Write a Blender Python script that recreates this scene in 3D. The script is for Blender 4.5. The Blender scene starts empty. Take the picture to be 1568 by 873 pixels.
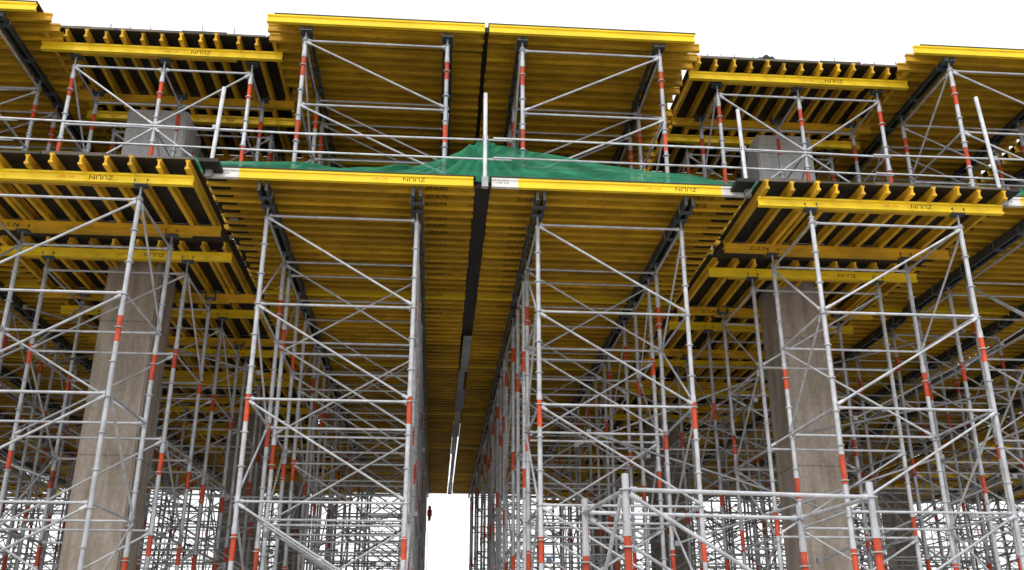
import bpy, math, random
from mathutils import Vector, Matrix
scene = bpy.context.scene
GZ = -1.6   # ground level (camera eye at z=0)

# ------------------------------------------------------------------ materials
def mat(name, base, rough=0.6, metal=0.0, noise=0.25, scale=4.0, dirt=None, dirt_amt=0.5, stretch=(1,1,1), bump=0.0, rnd=0.0, dthr=0.55):
    m = bpy.data.materials.new(name); m.use_nodes = True
    nt = m.node_tree; N = nt.nodes; L = nt.links
    b = N["Principled BSDF"]
    b.inputs["Roughness"].default_value = rough
    b.inputs["Metallic"].default_value = metal
    tc = N.new("ShaderNodeTexCoord"); mp = N.new("ShaderNodeMapping")
    mp.inputs["Scale"].default_value = stretch
    L.new(tc.outputs["Object"], mp.inputs["Vector"])
    oi = N.new("ShaderNodeObjectInfo")
    ad = N.new("ShaderNodeVectorMath"); ad.operation = 'ADD'
    cb = N.new("ShaderNodeCombineXYZ")
    ml = N.new("ShaderNodeMath"); ml.operation = 'MULTIPLY'; ml.inputs[1].default_value = 37.0
    L.new(oi.outputs["Random"], ml.inputs[0])
    for i in range(3): L.new(ml.outputs[0], cb.inputs[i])
    L.new(mp.outputs[0], ad.inputs[0]); L.new(cb.outputs[0], ad.inputs[1])
    n1 = N.new("ShaderNodeTexNoise"); n1.inputs["Scale"].default_value = scale; n1.inputs["Detail"].default_value = 5
    L.new(ad.outputs[0], n1.inputs["Vector"])
    mr = N.new("ShaderNodeMapRange")
    mr.inputs["From Min"].default_value = 0.3; mr.inputs["From Max"].default_value = 0.7
    mr.inputs["To Min"].default_value = 1 - noise; mr.inputs["To Max"].default_value = 1 + noise * 0.4
    L.new(n1.outputs["Fac"], mr.inputs["Value"])
    at = N.new("ShaderNodeAttribute"); at.attribute_name = "tone"
    m2 = N.new("ShaderNodeMath"); m2.operation = 'MULTIPLY'
    L.new(mr.outputs[0], m2.inputs[0]); L.new(at.outputs["Fac"], m2.inputs[1])
    last = m2.outputs[0]
    if rnd > 0:
        r2 = N.new("ShaderNodeMapRange"); r2.inputs["To Min"].default_value = 1 - rnd; r2.inputs["To Max"].default_value = 1.0
        L.new(oi.outputs["Random"], r2.inputs["Value"])
        m3 = N.new("ShaderNodeMath"); m3.operation = 'MULTIPLY'
        L.new(last, m3.inputs[0]); L.new(r2.outputs[0], m3.inputs[1]); last = m3.outputs[0]
    vm = N.new("ShaderNodeVectorMath"); vm.operation = 'SCALE'
    vm.inputs[0].default_value = base
    L.new(last, vm.inputs["Scale"])
    col = vm.outputs[0]
    if dirt:
        n2 = N.new("ShaderNodeTexNoise"); n2.inputs["Scale"].default_value = scale * 2.3; n2.inputs["Detail"].default_value = 8
        n2.inputs["Roughness"].default_value = 0.7
        L.new(ad.outputs[0], n2.inputs["Vector"])
        d = N.new("ShaderNodeMapRange"); d.inputs["From Min"].default_value = dthr; d.inputs["From Max"].default_value = dthr + 0.15
        d.inputs["To Min"].default_value = 0; d.inputs["To Max"].default_value = dirt_amt
        L.new(n2.outputs["Fac"], d.inputs["Value"])
        mx = N.new("ShaderNodeMix"); mx.data_type = 'RGBA'
        mx.inputs[7].default_value = (*dirt, 1)
        L.new(d.outputs[0], mx.inputs[0]); L.new(col, mx.inputs[6]); col = mx.outputs[2]
    L.new(col, b.inputs["Base Color"])
    return m

M_GALV = mat("galvanised_steel", (0.64, 0.67, 0.72), 0.5, 0.2, 0.3, 5, (0.28, 0.26, 0.24), 0.6, rnd=0.18, dthr=0.54)
M_GALV2 = mat("weathered_steel_tube", (0.40, 0.42, 0.45), 0.5, 0.3, 0.35, 3, (0.22, 0.14, 0.09), 0.6, rnd=0.3)
M_RED = mat("red_paint_band", (0.76, 0.085, 0.025), 0.6, 0.0, 0.3, 8, (0.40, 0.18, 0.12), 0.5, rnd=0.25)
M_YEL = mat("yellow_timber_beam", (0.86, 0.50, 0.018), 0.7, 0.0, 0.34, 1.6, (0.27, 0.14, 0.035), 0.55, stretch=(1, 1, 3), rnd=0.15, dthr=0.53)
M_YELB = mat("yellow_edge_beam", (0.95, 0.68, 0.012), 0.6, 0.0, 0.15, 1.6, (0.45, 0.27, 0.05), 0.4, stretch=(1, 1, 3), dthr=0.57)
M_STEEL = mat("dark_steel_waler", (0.04, 0.052, 0.058), 0.5, 0.2, 0.4, 3, (0.14, 0.14, 0.13), 0.5)
M_PLY = mat("formwork_plywood", (0.055, 0.033, 0.013), 0.7, 0, 0.4, 1.5, (0.03, 0.02, 0.015), 0.5)
M_BLK = mat("black_film_ply", (0.012, 0.012, 0.012), 0.6, 0, 0.4, 2)
M_INK = mat("stencil_ink", (0.02, 0.015, 0.01), 0.8, 0, 0.3, 10)
M_WHT = mat("white_end_cap", (0.80, 0.80, 0.78), 0.5, 0, 0.2, 8, (0.3, 0.28, 0.2), 0.5)
M_GREYB = mat("grey_infill_board", (0.45, 0.50, 0.58), 0.6, 0, 0.5, 1.2, (0.2, 0.17, 0.14), 0.7)
M_BLUE = mat("clamp_blue", (0.08, 0.16, 0.30), 0.5, 0.2, 0.3, 5)
M_PLANK = mat("scaffold_plank", (0.40, 0.36, 0.30), 0.8, 0, 0.4, 3, (0.15, 0.12, 0.1), 0.6, stretch=(1, 8, 1))
MATS = [M_GALV, M_GALV2, M_RED, M_YEL, M_STEEL, M_PLY, M_BLK, M_INK, M_WHT, M_GREYB, M_BLUE, M_PLANK, M_YELB]
GALV, GALV2, RED, YEL, STEEL, PLY, BLK, INK, WHT, GREYB, BLUE, PLANK, YELB = range(13)

def concrete(name, c0, c1):
    m = bpy.data.materials.new(name); m.use_nodes = True
    nt = m.node_tree; N = nt.nodes; L = nt.links; b = N["Principled BSDF"]; b.inputs["Roughness"].default_value = 0.9
    tc = N.new("ShaderNodeTexCoord")
    mp = N.new("ShaderNodeMapping"); mp.inputs["Scale"].default_value = (3, 3, 0.5)
    L.new(tc.outputs["Object"], mp.inputs["Vector"])
    n1 = N.new("ShaderNodeTexNoise"); n1.inputs["Scale"].default_value = 1.5; n1.inputs["Detail"].default_value = 8; n1.inputs["Roughness"].default_value = .7
    L.new(mp.outputs[0], n1.inputs["Vector"])
    n2 = N.new("ShaderNodeTexNoise"); n2.inputs["Scale"].default_value = 14; n2.inputs["Detail"].default_value = 8
    L.new(tc.outputs["Object"], n2.inputs["Vector"])
    cr = N.new("ShaderNodeValToRGB")
    cr.color_ramp.elements[0].position = .35; cr.color_ramp.elements[0].color = (*c0, 1)
    cr.color_ramp.elements[1].position = .65; cr.color_ramp.elements[1].color = (*c1, 1)
    L.new(n1.outputs["Fac"], cr.inputs[0])
    sx = N.new("ShaderNodeSeparateXYZ"); L.new(tc.outputs["Object"], sx.inputs[0])
    md = N.new("ShaderNodeMath"); md.operation = 'PINGPONG'; md.inputs[1].default_value = 1.22
    L.new(sx.outputs["Z"], md.inputs[0])
    gt = N.new("ShaderNodeMapRange"); gt.inputs["From Min"].default_value = 0.0; gt.inputs["From Max"].default_value = 0.025
    gt.inputs["To Min"].default_value = .6; gt.inputs["To Max"].default_value = 1
    L.new(md.outputs[0], gt.inputs["Value"])
    mr = N.new("ShaderNodeMapRange"); mr.inputs["To Min"].default_value = .7; mr.inputs["To Max"].default_value = 1.25
    L.new(n2.outputs["Fac"], mr.inputs["Value"])
    mm = N.new("ShaderNodeMath"); mm.operation = 'MULTIPLY'; L.new(gt.outputs[0], mm.inputs[0]); L.new(mr.outputs[0], mm.inputs[1])
    vs = N.new("ShaderNodeVectorMath"); vs.operation = 'SCALE'; L.new(cr.outputs[0], vs.inputs[0]); L.new(mm.outputs[0], vs.inputs["Scale"])
    L.new(vs.outputs[0], b.inputs["Base Color"])
    bp = N.new("ShaderNodeBump"); bp.inputs["Strength"].default_value = .3; bp.inputs["Distance"].default_value = .02
    L.new(n2.outputs["Fac"], bp.inputs["Height"]); L.new(bp.outputs[0], b.inputs["Normal"])
    return m
M_CONC = concrete("cast_concrete", (.27,.225,.18), (.46,.41,.36))
M_CONC2 = concrete("lit_upper_concrete", (.48,.50,.52), (.66,.68,.70))  # upper shaft: daylight from the open top put into a paler base colour

# ------------------------------------------------------------------ text glyphs
def text_geo(body):
    cu = bpy.data.curves.new("stencil", 'FONT'); cu.body = body; cu.size = 1.0; cu.resolution_u = 2
    ob = bpy.data.objects.new("stencil_tmp", cu); scene.collection.objects.link(ob)
    dg = bpy.context.evaluated_depsgraph_get(); dg.update()
    me = bpy.data.meshes.new_from_object(ob.evaluated_get(dg))
    vs = [tuple(v.co) for v in me.vertices]; fs = [tuple(p.vertices) for p in me.polygons]
    bpy.data.objects.remove(ob); bpy.data.meshes.remove(me); bpy.data.curves.remove(cu)
    return vs, fs
ZT = text_geo("ZULIN")
ZN = text_geo("1-390  3.90")
def tw(t): return max(v[0] for v in t[0]), max(v[1] for v in t[0])

HB = .16   # beam height
# ------------------------------------------------------------------ mesh builder
class MB:
    def __init__(s): s.v = []; s.f = []; s.m = []; s.s = []; s.t = []
    def add(s, vs, fs, mat, smooth=False, tone=1.0):
        o = len(s.v); s.v.extend(vs)
        for f in fs:
            s.f.append(tuple(o + i for i in f)); s.m.append(mat); s.s.append(smooth); s.t.append(tone)
    def tube(s, p0, p1, r, mat, n=8, tone=1.0, r1=None, cap=True):
        p0 = Vector(p0); p1 = Vector(p1); d = (p1 - p0)
        if d.length < 1e-6: return
        d.normalize()
        u = d.cross(Vector((0, 0, 1)) if abs(d.z) < .9 else Vector((1, 0, 0))).normalized(); w = d.cross(u)
        r1 = r if r1 is None else r1
        vs = []
        for p, rr in ((p0, r), (p1, r1)):
            for i in range(n):
                a = 2 * math.pi * i / n
                vs.append(tuple(p + (u * math.cos(a) + w * math.sin(a)) * rr))
        fs = [(i, (i + 1) % n, n + (i + 1) % n, n + i) for i in range(n)]
        s.add(vs, fs, mat, True, tone)
        if cap:
            s.add(vs, [tuple(range(n - 1, -1, -1)), tuple(range(n, 2 * n))], mat, False, tone)
    def box(s, a, b, mat, tone=1.0):
        x0, y0, z0 = a; x1, y1, z1 = b
        vs = [(x0,y0,z0),(x1,y0,z0),(x1,y1,z0),(x0,y1,z0),(x0,y0,z1),(x1,y0,z1),(x1,y1,z1),(x0,y1,z1)]
        s.add(vs, [(3,2,1,0),(4,5,6,7),(0,1,5,4),(1,2,6,5),(2,3,7,6),(3,0,4,7)], mat, False, tone)
    def hbeam(s, axis, a, b, c, z, mat, tone=1.0, h=HB, w=.07, tf=.033, tw_=.03, skew=0.0):
        hw = w / 2; ht = tw_ / 2
        prof = [(-hw,0),(hw,0),(hw,tf),(ht,tf+.008),(ht,h-tf-.008),(hw,h-tf),(hw,h),(-hw,h),(-hw,h-tf),(-ht,h-tf-.008),(-ht,tf+.008),(-hw,tf)]
        n = 12; vs = []
        for t, sk in ((a, -skew), (b, skew)):
            for (p, q) in prof:
                vs.append((t, c + p + sk, z + q) if axis == 'x' else (c + p + sk, t, z + q))
        fs = [(i, (i + 1) % n, n + (i + 1) % n, n + i) for i in range(n)]
        caps = [(0,1,2,11),(11,2,3,10),(10,3,4,9),(9,4,5,8),(8,5,6,7)]
        fs += [tuple(reversed(c_)) for c_ in caps] + [tuple(i + n for i in c_) for c_ in caps]
        s.add(vs, fs, mat, False, tone)
    def text(s, geo, x, y, z, height, mat, flip=False, sx=1.0):
        W, Hh = tw(geo); k = height / Hh
        vs = []
        for v in geo[0]:
            px = v[0] * k * sx; pz = v[1] * k
            if flip: px = W * k * sx - px; pz = height - pz
            vs.append((x + px, y, z + pz))
        s.add(vs, geo[1], mat)
    def mesh(s, name):
        me = bpy.data.meshes.new(name); me.from_pydata(s.v, [], s.f)
        for m in MATS: me.materials.append(m)
        me.polygons.foreach_set("material_index", s.m)
        me.polygons.foreach_set("use_smooth", s.s)
        at = me.attributes.new("tone", 'FLOAT', 'FACE'); at.data.foreach_set("value", s.t)
        me.update(); return me

def obj(name, me, loc=(0,0,0), rz=0, parent=None, part=None):
    o = bpy.data.objects.new(part or name, me); scene.collection.objects.link(o)
    o.location = loc; o.rotation_euler = (0, 0, rz)
    if parent: o.parent = parent
    return o
def empty(name):
    o = bpy.data.objects.new(name, None); scene.collection.objects.link(o); return o

# ------------------------------------------------------------------ scaffold tower
def tower(name, xs, ys, H, ledz, redz, front='\\', seed=0, r=.037, head=True, redlen=.40, rl=.021, dark=0, sdens=.7):
    rr = random.Random(seed); b = MB()
    G = GALV if not dark else GALV2
    for y in ys:
        for x in xs:
            tn = rr.uniform(.8, 1.0)
            b.box((x-.075, y-.075, 0), (x+.075, y+.075, .012), GALV2)
            jb = rr.uniform(.15, .3); b.tube((x,y,.012), (x,y,jb), .02, GALV2, 6)
            b.tube((x,y,jb), (x,y,jb+.03), .05, GALV2, 6)
            top = H - (rr.uniform(.16, .26) if head else 0)
            z = jb + .03; jt = rr.uniform(-.05, .05)
            for rz in sorted(redz):
                if rr.random() < .12 and name[:3] != 'upp': continue
                rlc = redlen * rr.uniform(.8, 1.1)
                a = rz + jt - rlc/2; c = rz + jt + rlc/2
                if a < z or c > top: continue
                b.tube((x,y,z), (x,y,a), r, G, 8, tn, cap=False)
                b.tube((x,y,a), (x,y,c), r*1.04, RED, 8, rr.uniform(.7, 1.05))
                b.tube((x,y,c-.02), (x,y,c+.09), r*1.18, G, 8, tn)
                z = c
            b.tube((x,y,z), (x,y,top), r, G, 8, tn)
            if head:
                b.tube((x,y,top), (x,y,H-.02), .019, GALV2, 6)
                b.tube((x,y,top), (x,y,top+.03), .048, GALV2, 6)
                b.box((x-.09, y-.085, H-.02), (x+.09, y+.085, H-.008), STEEL, 2.0)
                b.box((x-.098, y-.06, H-.02), (x-.088, y+.06, H+.09), STEEL, 2.0)
                b.box((x+.088, y-.06, H-.02), (x+.098, y+.06, H+.09), STEEL, 2.0)
            zz = ledz[0] % .5 if ledz else .4
            while zz < top - .02:
                if zz > jb + .1:
                    b.tube((x,y,zz-.006), (x,y,zz+.006), .062, G, 8, tn)
                zz += .5
    def led(p, q):
        p = Vector(p); q = Vector(q); d = (q-p).normalized()
        tn = rr.uniform(.75, 1.05)
        b.tube(p + d*.07, q - d*.07, rl, G, 6, tn, cap=False)
        for e, sgn in ((p, 1), (q, -1)):
            b.tube(e + d*sgn*.035, e + d*sgn*.10, .03, G, 6, tn)
            w = e + d*sgn*.055
            b.box((w.x-.006, w.y-.006, w.z-.06), (w.x+.006, w.y+.006, w.z+.05), GALV2)
    for z in ledz:
        for y in ys:
            for i in range(len(xs)-1): led((xs[i],y,z), (xs[i+1],y,z))
        for x in xs:
            for i in range(len(ys)-1): led((x,ys[i],z), (x,ys[i+1],z))
    lz = sorted(ledz)
    def dia(p, q):
        p = Vector(p); q = Vector(q); d = (q-p).normalized()
        b.tube(p + d*.06, q - d*.06, rl*.9, G, 6, rr.uniform(.75, 1.05))
        for e, sgn in ((p,1),(q,-1)):
            b.tube(e + d*sgn*.03, e + d*sgn*.13, .029, G, 6)
    off = .03
    for k in range(len(lz)-1):
        z0, z1 = lz[k]+.03, lz[k+1]-.03
        for j, y in enumerate(ys):
            yo = y - off if j == 0 else y + off
            for i in range(len(xs)-1):
                f = front
                if f == 'z': f = '\\' if (k + i) % 2 else '/'
                if j > 0:
                    if rr.random() < .3: continue
                    if rr.random() < .4: f = '/' if f == '\\' else '\\'
                if f == '\\' or f == 'x': dia((xs[i],yo,z1), (xs[i+1],yo,z0))
                if f == '/' or f == 'x': dia((xs[i],yo,z0), (xs[i+1],yo,z1))
        for j, x in enumerate(xs):
            xo = x - off if j == 0 else x + off
            for i in range(len(ys)-1):
                if rr.random() < sdens:
                    if (k + j) % 2: dia((xo,ys[i],z1), (xo,ys[i+1],z0))
                    else: dia((xo,ys[i],z0), (xo,ys[i+1],z1))
    return b.mesh(name)

LZ = [6.6,5.1,3.6,2.1,.6,-.9]
def rel(zs, base): return [z - base for z in zs]
SPAN_T = {}
for v in range(3):
    for key, fr in (('L','\\'), ('R','\\')):
        js = [0, .0, .25][v]
        SPAN_T[(key,v,0)] = tower(f"span_tower_{key}{v}a", [0,2.38], [0,1.9], 6.76-GZ, rel(LZ,GZ), rel([z+js for z in (5.72,3.5,1.5,-.6)],GZ), fr, 10+v)
        SPAN_T[(key,v,1)] = tower(f"span_tower_{key}{v}b", [0,2.38], [0,1.3], 6.76-GZ, rel(LZ,GZ), rel([z-js*2+.1*v for z in (5.3,3.2,1.1,-.8)],GZ), '/', 20+v, sdens=.5)
COL_T = {}
LZC = [6.35,4.87,3.4,1.92,.45,-1.0]
for v in range(3):
    js = [0,.5,-.4][v]
    COL_T[v] = tower(f"column_tower_{v}", [0,2.4], [0,1.8+.05*v], 6.59-GZ, rel(LZC,GZ), rel([z+js for z in (4.3,2.5,1.2,-.6)],GZ), '/', 30+v)
UP_T = {}
for v in range(2):
    for key, fr in (('L','\\'), ('R','/')):
        UP_T[(key,v)] = tower(f"upper_tower_{key}{v}", [0,2.46], [0,1.9-.5*v], 10.19-7.12, rel([10.0,8.72,7.45],7.12), rel([9.5,8.25],7.12), fr, 40+v, redlen=.38)
UPC_T = [tower(f"upper_col_tower_{v}", [0,1.56,3.12], [0,1.2], 10.12-6.97, rel([9.92,8.72,7.5],6.97), rel([9.5-.1*v,8.2],6.97), 'z', 50+v, redlen=.38) for v in range(2)]

# ------------------------------------------------------------------ formwork tables
DL = 5.0
def span_table(name, W, wx, L=DL, front=False, seed=0, ragL=.18, ragR=.03, texts=(), wh=.165):
    rr = random.Random(seed); b = MB()
    n = 18; st = L / n
    for i in range(n):
        y = .042 + i * st + rr.uniform(-.016,.016)*(i>0); tn = rr.uniform(.66, 1.04)
        x0 = -rr.uniform(0, ragL); x1 = W + rr.uniform(0, ragR)
        if front and i == 0:
            b.hbeam('x', .42, W-.4 if ragR > .05 else W-.02, y, 0, YELB, 1.0)
            b.hbeam('x', 0, .42, y, 0, WHT)
            if ragR > .05: b.hbeam('x', W-.4, W, y, 0, WHT)
            b.text(ZT, 2.95, y-.0158, .048, .068, INK, True, 1.25)
            b.text(ZN, 2.45, y-.0158, .06, .036, RED, False, 1.1)
            b.text(ZN, .06, y-.0158, .06, .04, INK, False, .8)
        else:
            sk = rr.uniform(-.012,.012)
            b.hbeam('x', x0, x1, y, 0, YELB if (i == 0) else YEL, tn if i else 1.0, skew=sk if i else 0)
            for (tx, fl, pr) in texts:
                if rr.random() < pr:
                    b.text(ZT, tx + rr.uniform(-.03,.03), y-.0158-abs(sk), .046, .07, INK, fl, 1.2)
            if rr.random() < .15:
                b.box((x0+rr.uniform(.6,2.6), y+.06, .09), (x0+rr.uniform(2.7,3.3), y+.09, HB), PLANK, .5)
    for x in wx:
        for s_ in (-1, 1):
            c = x + s_*.055
            b.box((c-.022, .08, -wh), (c+.022, L-.05, -.003), STEEL, rr.uniform(.8,1.3))
            b.box((c-(.034 if s_<0 else .01), .08, -wh-.006), (c+(.034 if s_>0 else .01), L-.05, -wh), STEEL, 1.6)
        for y in (.35, 1.4, 2.5, 3.6, 4.6):
            b.box((x-.1, y-.06, -wh-.015), (x+.1, y+.06, -wh-.008), STEEL, 2.2)
            b.tube((x-.1, y, -wh-.015), (x-.1, y, .03), .008, GALV2, 5)
            b.tube((x+.1, y, -wh-.015), (x+.1, y, .03), .008, GALV2, 5)
    b.box((-.02, .0, HB+.003), (W+.02, L-.004, HB+.022), PLY)
    return b.mesh(name)

LT = {}
for v in range(3):
    LT[('L',v)] = span_table(f"table_L{v}", 4.07, [.79,3.17], seed=60+v, ragL=.22, ragR=.02, texts=[(3.25,False,.5)])
    LT[('R',v)] = span_table(f"table_R{v}", 4.1, [.79,3.18], seed=70+v, ragL=.02, ragR=.25, texts=[(.42,False,.4),(3.45,True,.2)])
LTF = {'L': span_table("table_Lf", 4.07, [.79,3.17], front=True, seed=66, ragL=.22, ragR=.02, texts=[(3.3,False,.6)]),
       'R': span_table("table_Rf", 4.1, [.79,3.18], front=True, seed=76, ragL=.02, ragR=.25, texts=[(.42,False,.6),(3.3,True,.5)])}
UT = {}
for v in range(2):
    UT[('L',v)] = span_table(f"utable_L{v}", 3.62, [.53,2.99], seed=80+v, ragL=.2, ragR=.02, wh=.09)
    UT[('R',v)] = span_table(f"utable_R{v}", 3.68, [.59,3.05], seed=84+v, ragL=.02, ragR=.22, wh=.09)

def col_table(name, W=3.95, L=2.3, seed=0, n=11):
    rr = random.Random(seed); b = MB()
    for y in (.25, L-.25):
        b.hbeam('x', -rr.uniform(0,.1), W + rr.uniform(0,.12), y, 0, YELB if y < 1 else YEL, rr.uniform(.9,1.0), w=.08)
        b.hbeam('x', rr.uniform(.3,.8), W - rr.uniform(.3,.8), y+.085, 0, YEL, .85, w=.08)
    yt = .25-.0158
    b.text(ZT, W*.62, yt, .048, .068, INK, True, 1.25)
    b.text(ZN, W*.50, yt, .06, .04, RED, False, 1.0)
    b.text(ZT, W*.1, L-.25-.0158, .048, .068, INK, False, 1.25)
    for i in range(n):
        x = .06 + (W-.12) * i/(n-1) + rr.uniform(-.03,.03)
        b.hbeam('y', rr.uniform(-.06,.06), L + rr.uniform(-.03,.05), x, HB+.002, YEL, rr.uniform(.75,1.08), w=.065, skew=rr.uniform(-.02,.02))
        if rr.random() < .12:
            b.hbeam('y', rr.uniform(.3,.5), L-.1, x + .1, HB+.002, YEL, rr.uniform(.7,1.0), w=.065)
    zt = 2*HB+.004
    b.box((-.05, .03, zt), (W+.05, L, zt+.02), BLK)
    x = -.05
    while x < W:
        l = rr.uniform(.5, 1.4); b.box((x, .008, zt), (min(x+l-.02, W+.05), .028, zt+rr.uniform(.03,.06)), PLANK, rr.uniform(.15,.5)); x += l
    return b.mesh(name)
CT = [col_table(f"ctable{v}", L=[2.3,2.6,2.4][v], seed=90+v) for v in range(3)]
UCT = [col_table(f"uctable{v}", W=4.1, L=2.15, seed=95+v, n=13) for v in range(2)]

PITCH = 12.65
rng = random.Random(3)
for k in (-2,-1,0,1,2):
    dx = PITCH*k
    trow = empty("scaffold_tower_row"); frow = empty("formwork_table_row")
    for key, X0, lx in (('L', -3.61+dx, -2.82+dx), ('R', .73+dx, 1.52+dx)):
        for j in range(6):
            y0 = 13.35 + DL*j; near = (j == 0 and abs(k) <= 1)
            me = LTF[key] if j == 0 else LT[(key, rng.randrange(3))]
            obj("formwork_table", me, (X0, y0, 6.935 - (.0 if j % 2 == 0 else .012)), parent=None if near else frow, part=None if near else "table")
            for h in (0,1):
                if h == 1 and j >= 3: continue
                v = 0 if j == 0 and h == 0 else rng.randrange(3)
                ty = y0 + (.65 if h == 0 else 3.2)
                if h == 0 and j >= 3: ty += 1.2
                obj("scaffold_tower", SPAN_T[(key,v,h)], (lx, ty, GZ), parent=None if near else trow, part=None if near else "tower")
CX = [-5.75 + PITCH*i for i in (-1,0,1,2)]
for ci, cx in enumerate(CX):
    trow = empty("scaffold_tower_row"); frow = empty("formwork_table_row")
    X0 = cx - 1.98; wx = cx - 1.17
    for rep in range(3):
        for j, (st, mv) in enumerate(((12.8,0),(15.72,1),(18.75,2),(21.5,2))):
            y0 = st + 11.3*rep; near = rep == 0 and j == 0 and ci in (1,2)
            if y0 > 41.5: continue
            obj("column_head_formwork_table", CT[mv], (X0, y0, 6.6), parent=None if near else frow, part=None if near else "table")
            v = 0 if near else rng.randrange(3)
            if rep > 0 and j in (1,3): continue
            obj("scaffold_tower", COL_T[v], (wx, y0+.27, GZ), parent=None if near else trow, part=None if near else "tower")
spans_u = [(0,'L',-3.02),(0,'R',.70),(1,'L',8.6),(1,'R',12.4),(-1,'R',-10.73),(-1,'L',-14.45)]
trow = empty("upper_scaffold_tower_row"); frow = empty("upper_formwork_table_row")
UZ = 10.285
for k, key, X0 in spans_u:
    off = .53 if key == 'L' else .59
    for j in range(6):
        y0 = 13.93 + DL*j; near = j == 0
        if y0 > 42: continue
        obj("formwork_table", UT[(key, j % 2)], (X0, y0, UZ - (.0 if j % 2 == 0 else .012)), parent=None if near else frow, part=None if near else "table")
        for h in (0,1):
            obj("scaffold_tower", UP_T[(key, h)], (X0+off, y0 + (.13 if h == 0 else 2.9), 7.122), parent=None if near else trow, part=None if near else "tower")
for cx0 in (-7.18, 4.58):
    for j in range(12):
        y0 = 14.62 + 2.3*j; near = j == 0
        obj("column_head_formwork_table", UCT[j % 2], (cx0, y0, 10.125), parent=None if near else frow, part=None if near else "table")
        if j % 2 == 0 or j < 3:
            obj("scaffold_tower", UPC_T[j % 2], (cx0 + .49, y0 + .4, 6.968), parent=None if near else trow, part=None if near else "tower")

# ---- infill strips between tables (ceiling gaps)
b = MB(); YE = 43.2
for k in (-2,-1,0,1,2):
    dx = PITCH*k
    b.box((.475+dx, 13.5, 6.98), (.715+dx, 20.8, 7.09), BLK)
    y = 20.8
    while y < YE-.3:
        l = rng.uniform(1.6, 3.0)
        b.box((.50+dx+rng.uniform(-.03,.03), y, 6.90), (.68+dx+rng.uniform(-.04,.04), min(y+l-.02,YE), 6.93), GREYB, rng.uniform(.25,1.0)); y += l
for cx in CX:
    for (xa, xb) in ((cx-2.32, cx-2.03), (cx+2.03, cx+2.32)):
        b.box((xa, 13.0, 7.0), (xb, YE, 7.06), BLK)
    for rep in range(3):
        for (ya, yb) in ((15.12,15.66),(18.40,18.68),(21.2,21.44),(23.98,24.04)):
            if ya + 11.3*rep < YE: b.box((cx-1.98, ya+11.3*rep, 6.84), (cx+1.98, yb+11.3*rep, 6.93), BLK)
obj("deck_infill_boards", b.mesh("deck_infill_boards"))
b = MB()
b.box((.61, 14.02, 10.33), (.69, YE, 10.44), BLK)
obj("upper_deck_infill_boards", b.mesh("upper_deck_infill_boards"))

# ---- concrete columns
def column(x, y):
    import bmesh
    bm = bmesh.new()
    for (w, z0, z1) in ((.98, 0, 7.0-GZ), (1.16, 7.0-GZ, 10.1-GZ)):
        r_ = bmesh.ops.create_cube(bm, size=1)
        for v in r_['verts']: v.co = Vector((v.co.x*w, v.co.y*w, z0 + (v.co.z+.5)*(z1-z0)))
    bmesh.ops.bevel(bm, geom=[e for e in bm.edges if abs(e.verts[0].co.z-e.verts[1].co.z) > 1], offset=.03, segments=2, affect='EDGES')
    me = bpy.data.meshes.new("column_shaft")
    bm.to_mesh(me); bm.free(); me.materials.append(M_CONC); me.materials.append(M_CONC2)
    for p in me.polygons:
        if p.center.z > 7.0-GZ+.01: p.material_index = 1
    return obj("concrete_column", me, (x, y, GZ))
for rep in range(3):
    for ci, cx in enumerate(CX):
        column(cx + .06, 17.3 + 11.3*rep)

# ---- guard rail along lower deck edge
b = MB()
posts = [(-3.62,8.5,.12),(.62,8.6,-.01),(4.83,8.5,-.05),(9.1,8.95,-.2),(-8.0,8.4,.05)]
for x, zt, lean in posts:
    b.tube((x,13.3,6.9), (x+lean*.5,13.3,zt), .034, GALV, 8, 1.1)
    b.box((x-.05,13.25,6.88), (x+.05,13.335,7.05), GALV2)
    b.box((x-.04,13.27,7.72), (x+.04,13.36,7.80), GALV2)
for z, o_ in ((7.77,.05),(7.42,.05)):
    xs = [-14,-9.2,-6.8,-2.2,.9,4.2,7.2,10.2,16]
    zp = z
    for i in range(len(xs)-1):
        zq = z + rng.uniform(-.035,.035)
        b.tube((xs[i]-.15,13.3+o_+.02*(i%2),zp), (xs[i+1]+.15,13.3+o_+.02*(i%2),zq), .017, GALV, 6, rng.uniform(.8,1.1)); zp = zq+.02
obj("guard_rail", b.mesh("guard_rail"))

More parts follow.
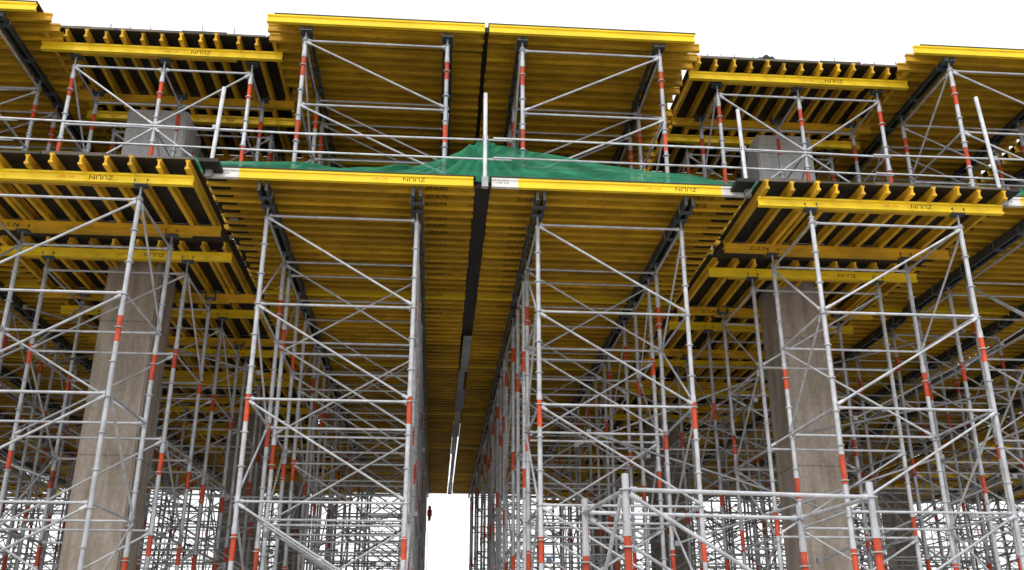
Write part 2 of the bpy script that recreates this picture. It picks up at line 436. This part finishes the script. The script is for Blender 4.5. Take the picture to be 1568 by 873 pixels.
# ---- green debris net
def net_mat():
    m = bpy.data.materials.new("green_debris_net"); m.use_nodes = True
    nt = m.node_tree; N = nt.nodes; L = nt.links; p = N["Principled BSDF"]; out = N["Material Output"]
    p.inputs["Roughness"].default_value = .8
    tc = N.new("ShaderNodeTexCoord"); n = N.new("ShaderNodeTexNoise"); n.inputs["Scale"].default_value = 2.2; n.inputs["Detail"].default_value = 6
    mp = N.new("ShaderNodeMapping"); mp.inputs["Scale"].default_value = (1,1,4)
    L.new(tc.outputs["Object"], mp.inputs[0]); L.new(mp.outputs[0], n.inputs["Vector"])
    cr = N.new("ShaderNodeValToRGB"); cr.color_ramp.elements[0].position=.35; cr.color_ramp.elements[1].position=.68
    cr.color_ramp.elements[0].color = (.012,.19,.09,1); cr.color_ramp.elements[1].color = (.05,.46,.26,1)
    L.new(n.outputs["Fac"], cr.inputs[0]); L.new(cr.outputs[0], p.inputs["Base Color"])
    tl = N.new("ShaderNodeBsdfTranslucent"); L.new(cr.outputs[0], tl.inputs["Color"])
    m1 = N.new("ShaderNodeMixShader"); m1.inputs[0].default_value = .35
    L.new(p.outputs[0], m1.inputs[1]); L.new(tl.outputs[0], m1.inputs[2])
    tr = N.new("ShaderNodeBsdfTransparent")
    mr = N.new("ShaderNodeMapRange"); mr.inputs["From Min"].default_value = .35; mr.inputs["From Max"].default_value = .65
    mr.inputs["To Min"].default_value = .06; mr.inputs["To Max"].default_value = .36
    L.new(n.outputs["Fac"], mr.inputs["Value"])
    m2 = N.new("ShaderNodeMixShader"); L.new(mr.outputs[0], m2.inputs[0]); L.new(m1.outputs[0], m2.inputs[1]); L.new(tr.outputs[0], m2.inputs[2])
    L.new(m2.outputs[0], out.inputs["Surface"]); return m
M_NET = net_mat()
net_me_v = []; net_me_f = []
PKX, PKZ = .62, 8.02
def net(x0, x1, prof, y0=13.42, lean=.5, ph=0.0, radial=False):
    nx = max(30, int((x1-x0)*26)); nz = 12; o = len(net_me_v)
    def h(x):
        for (a, ha), (c, hc) in zip(prof, prof[1:]):
            if a <= x <= c:
                t = (x-a)/(c-a); return ha + (hc-ha)*t
        return prof[-1][1]
    for i in range(nx+1):
        x = x0 + (x1-x0)*i/nx; hh = h(x) + .008*math.sin(x*5+ph)
        for j in range(nz+1):
            t = j/nz; z = 7.06 + hh*t
            ang = math.atan2(z-PKZ, x-PKX) if radial else x*.8
            fold = (.05*math.sin(ang*26+ph) + .025*math.sin(ang*61+ph*2))*min(1, t*2)
            net_me_v.append((x + .02*math.sin(x*3+t*2), y0 + lean*t*hh + fold + .05*math.sin(t*3.1+x*1.3), z))
    for i in range(nx):
        for j in range(nz):
            a = o + i*(nz+1)+j; net_me_f.append((a, a+nz+1, a+nz+2, a+1))
net(-3.5, 4.85, [(-3.5,.18),(-2.2,.28),(-1.0,.27),(-.5,.36),(0,.60),(.35,.82),(.62,1.02),(.85,.88),(1.3,.74),(2.0,.64),(3.0,.54),(4.0,.42),(4.85,.2)], radial=True)
net(-.3, 3.6, [(-.3,.2),(.3,.6),(.62,.85),(1.4,.56),(2.4,.5),(3.6,.12)], 13.7, .6, 2.0, radial=True)
net(8.9, 13.5, [(8.9,.2),(10,.35),(11.5,.15),(13.5,.3)])
net(-4.4, -3.55, [(-4.4,.1),(-3.9,.3),(-3.55,.15)])
net(4.9, 5.6, [(4.9,.1),(5.2,.26),(5.6,.05)])
me = bpy.data.meshes.new("net"); me.from_pydata(net_me_v, [], net_me_f); me.materials.append(M_NET)
for p in me.polygons: p.use_smooth = True
obj("green_debris_net", me)

# ---- deck clutter
b = MB()
for i in range(14):
    x = rng.uniform(-3.2, 4.2); l = rng.uniform(.8,2.2)
    b.box((x, 14.3+rng.uniform(0,.3), 7.13+.045*(i % 3)), (min(x+l,4.7), 14.7+rng.uniform(0,.3), 7.17+.045*(i % 3)), PLANK, rng.uniform(.5,1))
obj("scaffold_planks", b.mesh("scaffold_planks"))

b = MB()
for cx0 in (-7.18, 4.58):
    for i in range(9):
        x = cx0 + rng.uniform(.1,4.0)
        b.tube((x,14.79,10.465), (x+rng.uniform(-.03,.03),14.79,10.48+rng.uniform(.08,.26)), .012, GALV2, 5)
    for i in range(7):
        x = cx0 + rng.uniform(.1,3.6)
        b.box((x,14.68,10.473), (x+rng.uniform(.1,.5),14.84,10.51+rng.uniform(0,.03)), PLANK, .5)
obj("rebar_and_timber_offcuts", b.mesh("rebar_and_timber_offcuts"))
def bundle():
    b = MB(); n = 14; rings = []
    for i in range(n+1):
        t = i/n; x = t*.55; r = .02 + .09*math.sin(math.pi*min(1,t*1.1))**.7 if 0 < t < .9 else .02
        rings.append([(x, math.cos(a)*r*(1+.2*math.sin(3*a+i)), max(0,r*(.9+.5*math.sin(a))*(1+.25*math.sin(2*a+i*1.7)))) for a in [2*math.pi*k/10 for k in range(10)]])
    vs = [p for rg in rings for p in rg]
    fs = [(i*10+k, i*10+(k+1)%10, (i+1)*10+(k+1)%10, (i+1)*10+k) for i in range(n) for k in range(10)]
    b.add(vs, fs, STEEL, True, 1.6); return b.mesh("tarpaulin_bundle")
obj("tarpaulin_bundle", bundle(), (5.75, 14.79, 10.48))

# ---- low front tower
lt = tower("low_tower", [0,2.39], [0,1.45], 1.56-GZ, rel([1.42,-.05,-1.2],GZ), rel([.85,-.9],GZ), '\\', 77, head=False, redlen=.42, r=.034)
obj("scaffold_tower", lt, (1.69, 8.5, GZ), rz=math.radians(6.0))
# ---- loose bracing tubes
b = MB()
def clampbox(p):
    b.box((p[0]-.04,p[1]-.04,p[2]-.04), (p[0]+.04,p[1]+.04,p[2]+.04), BLUE if rng.random()<.08 else GALV2)
for i in range(120):
    side = rng.choice((-1,1)); y = rng.choice((14.05,15.95,16.6,17.9,19.1,20.9,21.6,23,24.1,26,28,31)) + rng.uniform(-.05,.05)
    x = rng.uniform(1.6, 16) if side > 0 else rng.uniform(-.6, -14)
    l = rng.uniform(2.5,5); z = rng.uniform(-1.2, 5.6); dz = rng.choice((0,0,1,1.5,-1.5,-2.2,2.2))
    x2 = x + side*l
    if y < 15 and abs(x) < 5: continue
    p = (x,y-.08,z); q = (x2,y-.08,max(GZ+.2,min(6.3,z+dz)))
    b.tube(p,q,.021,GALV2 if rng.random()<.5 else GALV,6,rng.uniform(.8,1.1)); clampbox(p); clampbox(q)
for i in range(60):
    x = rng.choice((-4.54,-6.95,-2.82,-.44,1.52,3.91,5.73,8.14,9.83,12.2,-8.8,-11.1)) + rng.uniform(-.06,.06)
    y = rng.uniform(14.5, 34); l = rng.uniform(2,5); z = rng.uniform(-1,5.2); dz = rng.choice((0,0,1.4,-1.4,2))
    if -1 < x < 2 and dz: dz = 0
    p = (x+.07,y,z); q = (x+.07,y+l,max(GZ+.2,min(6.3,z+dz)))
    b.tube(p,q,.021,GALV2,6,rng.uniform(.8,1.1)); clampbox(p); clampbox(q)
obj("bracing_tubes", b.mesh("bracing_tubes"))

# ---- distant scaffolding beyond the deck
far = tower("far_tower", [0,1.9,3.8], [0,1.6], 13.0, [.5+1.5*i for i in range(9)], [2.4,4.6,6.8,9,11.2], 'x', 88, head=False, rl=.022, dark=1, r=.034)
fs_ = empty("distant_scaffolding")
for y in (53,):
    x = -1.9-3.8
    while x > -42: obj("", far, (x, y+rng.uniform(-.6,.6), GZ - rng.uniform(0,1.2)), parent=fs_, part="tower"); x -= 3.8 + rng.choice((.2,.9,1.4))
    x = 3.3
    while x < 52: obj("", far, (x, y+rng.uniform(-.6,.6), GZ - rng.uniform(0,1.2)), parent=fs_, part="tower"); x += 3.8 + rng.choice((.2,.9,1.4))

# ---- small chain hoist at the corridor edge
b = MB()
b.tube((0,0,0), (0,0,-.16), .06, RED, 10); b.tube((-.09,0,-.26), (.09,0,-.26), .12, RED, 12); b.tube((0,0,-.34),(0,0,-.56),.08,RED,10,r1=.04)
b.tube((0,0,0), (0,0,1.3), .010, GALV2, 6); b.tube((-.05,0,-.3), (-.05,0,-5.5), .010, GALV2, 6)
obj("chain_hoist", b.mesh("chain_hoist"), (-.24, 38.0, 5.6))

# ---- ground
me = bpy.data.meshes.new("ground"); S = 1500
me.from_pydata([(-S,-S,0),(S,-S,0),(S,S,0),(-S,S,0)], [], [(0,1,2,3)])
g = bpy.data.materials.new("dusty_ground"); g.use_nodes = True
N = g.node_tree.nodes; L = g.node_tree.links; p = N["Principled BSDF"]; p.inputs["Roughness"].default_value = .95
tc = N.new("ShaderNodeTexCoord"); n = N.new("ShaderNodeTexNoise"); n.inputs["Scale"].default_value = .6; n.inputs["Detail"].default_value = 10
L.new(tc.outputs["Object"], n.inputs["Vector"])
cr = N.new("ShaderNodeValToRGB"); cr.color_ramp.elements[0].position=.3; cr.color_ramp.elements[0].color=(.30,.265,.225,1); cr.color_ramp.elements[1].position=.7; cr.color_ramp.elements[1].color=(.50,.46,.41,1)
L.new(n.outputs["Fac"], cr.inputs[0]); L.new(cr.outputs[0], p.inputs["Base Color"])
me.materials.append(g); obj("ground", me, (0,0,GZ))

# ------------------------------------------------------------------ light
w = bpy.data.worlds.new("World"); scene.world = w; w.use_nodes = True
N = w.node_tree.nodes; L = w.node_tree.links
bg = N["Background"]; out = N["World Output"]
sky = N.new("ShaderNodeTexSky"); sky.sky_type = 'NISHITA'; sky.sun_disc = False
sky.sun_elevation = math.radians(48); sky.sun_rotation = math.radians(205); sky.dust_density = 4
L.new(sky.outputs[0], bg.inputs["Color"]); bg.inputs["Strength"].default_value = .05
b2 = N.new("ShaderNodeBackground"); b2.inputs["Color"].default_value = (1.0,1.0,.99,1); b2.inputs["Strength"].default_value = 1.18
ad = N.new("ShaderNodeAddShader"); L.new(bg.outputs[0], ad.inputs[0]); L.new(b2.outputs[0], ad.inputs[1]); L.new(ad.outputs[0], out.inputs["Surface"])
sd = bpy.data.lights.new("sun", 'SUN'); sd.energy = .95; sd.angle = math.radians(25); sd.color = (1,.97,.92)
so = bpy.data.objects.new("sun", sd); scene.collection.objects.link(so)
az = math.radians(205); el = math.radians(48)
dirv = Vector((math.sin(az)*math.cos(el), math.cos(az)*math.cos(el), math.sin(el)))
so.rotation_euler = dirv.to_track_quat('Z','Y').to_euler()

scene.view_settings.view_transform = 'Standard'; scene.view_settings.look = 'None'; scene.view_settings.exposure = 0

cam = bpy.data.cameras.new("camera"); co = bpy.data.objects.new("camera", cam); scene.collection.objects.link(co)
cam.lens = 33.45; cam.sensor_width = 36; cam.clip_end = 3000
co.location = (0,0,0); co.rotation_euler = (math.radians(90+21.5), 0, math.radians(-4.5))
scene.camera = co
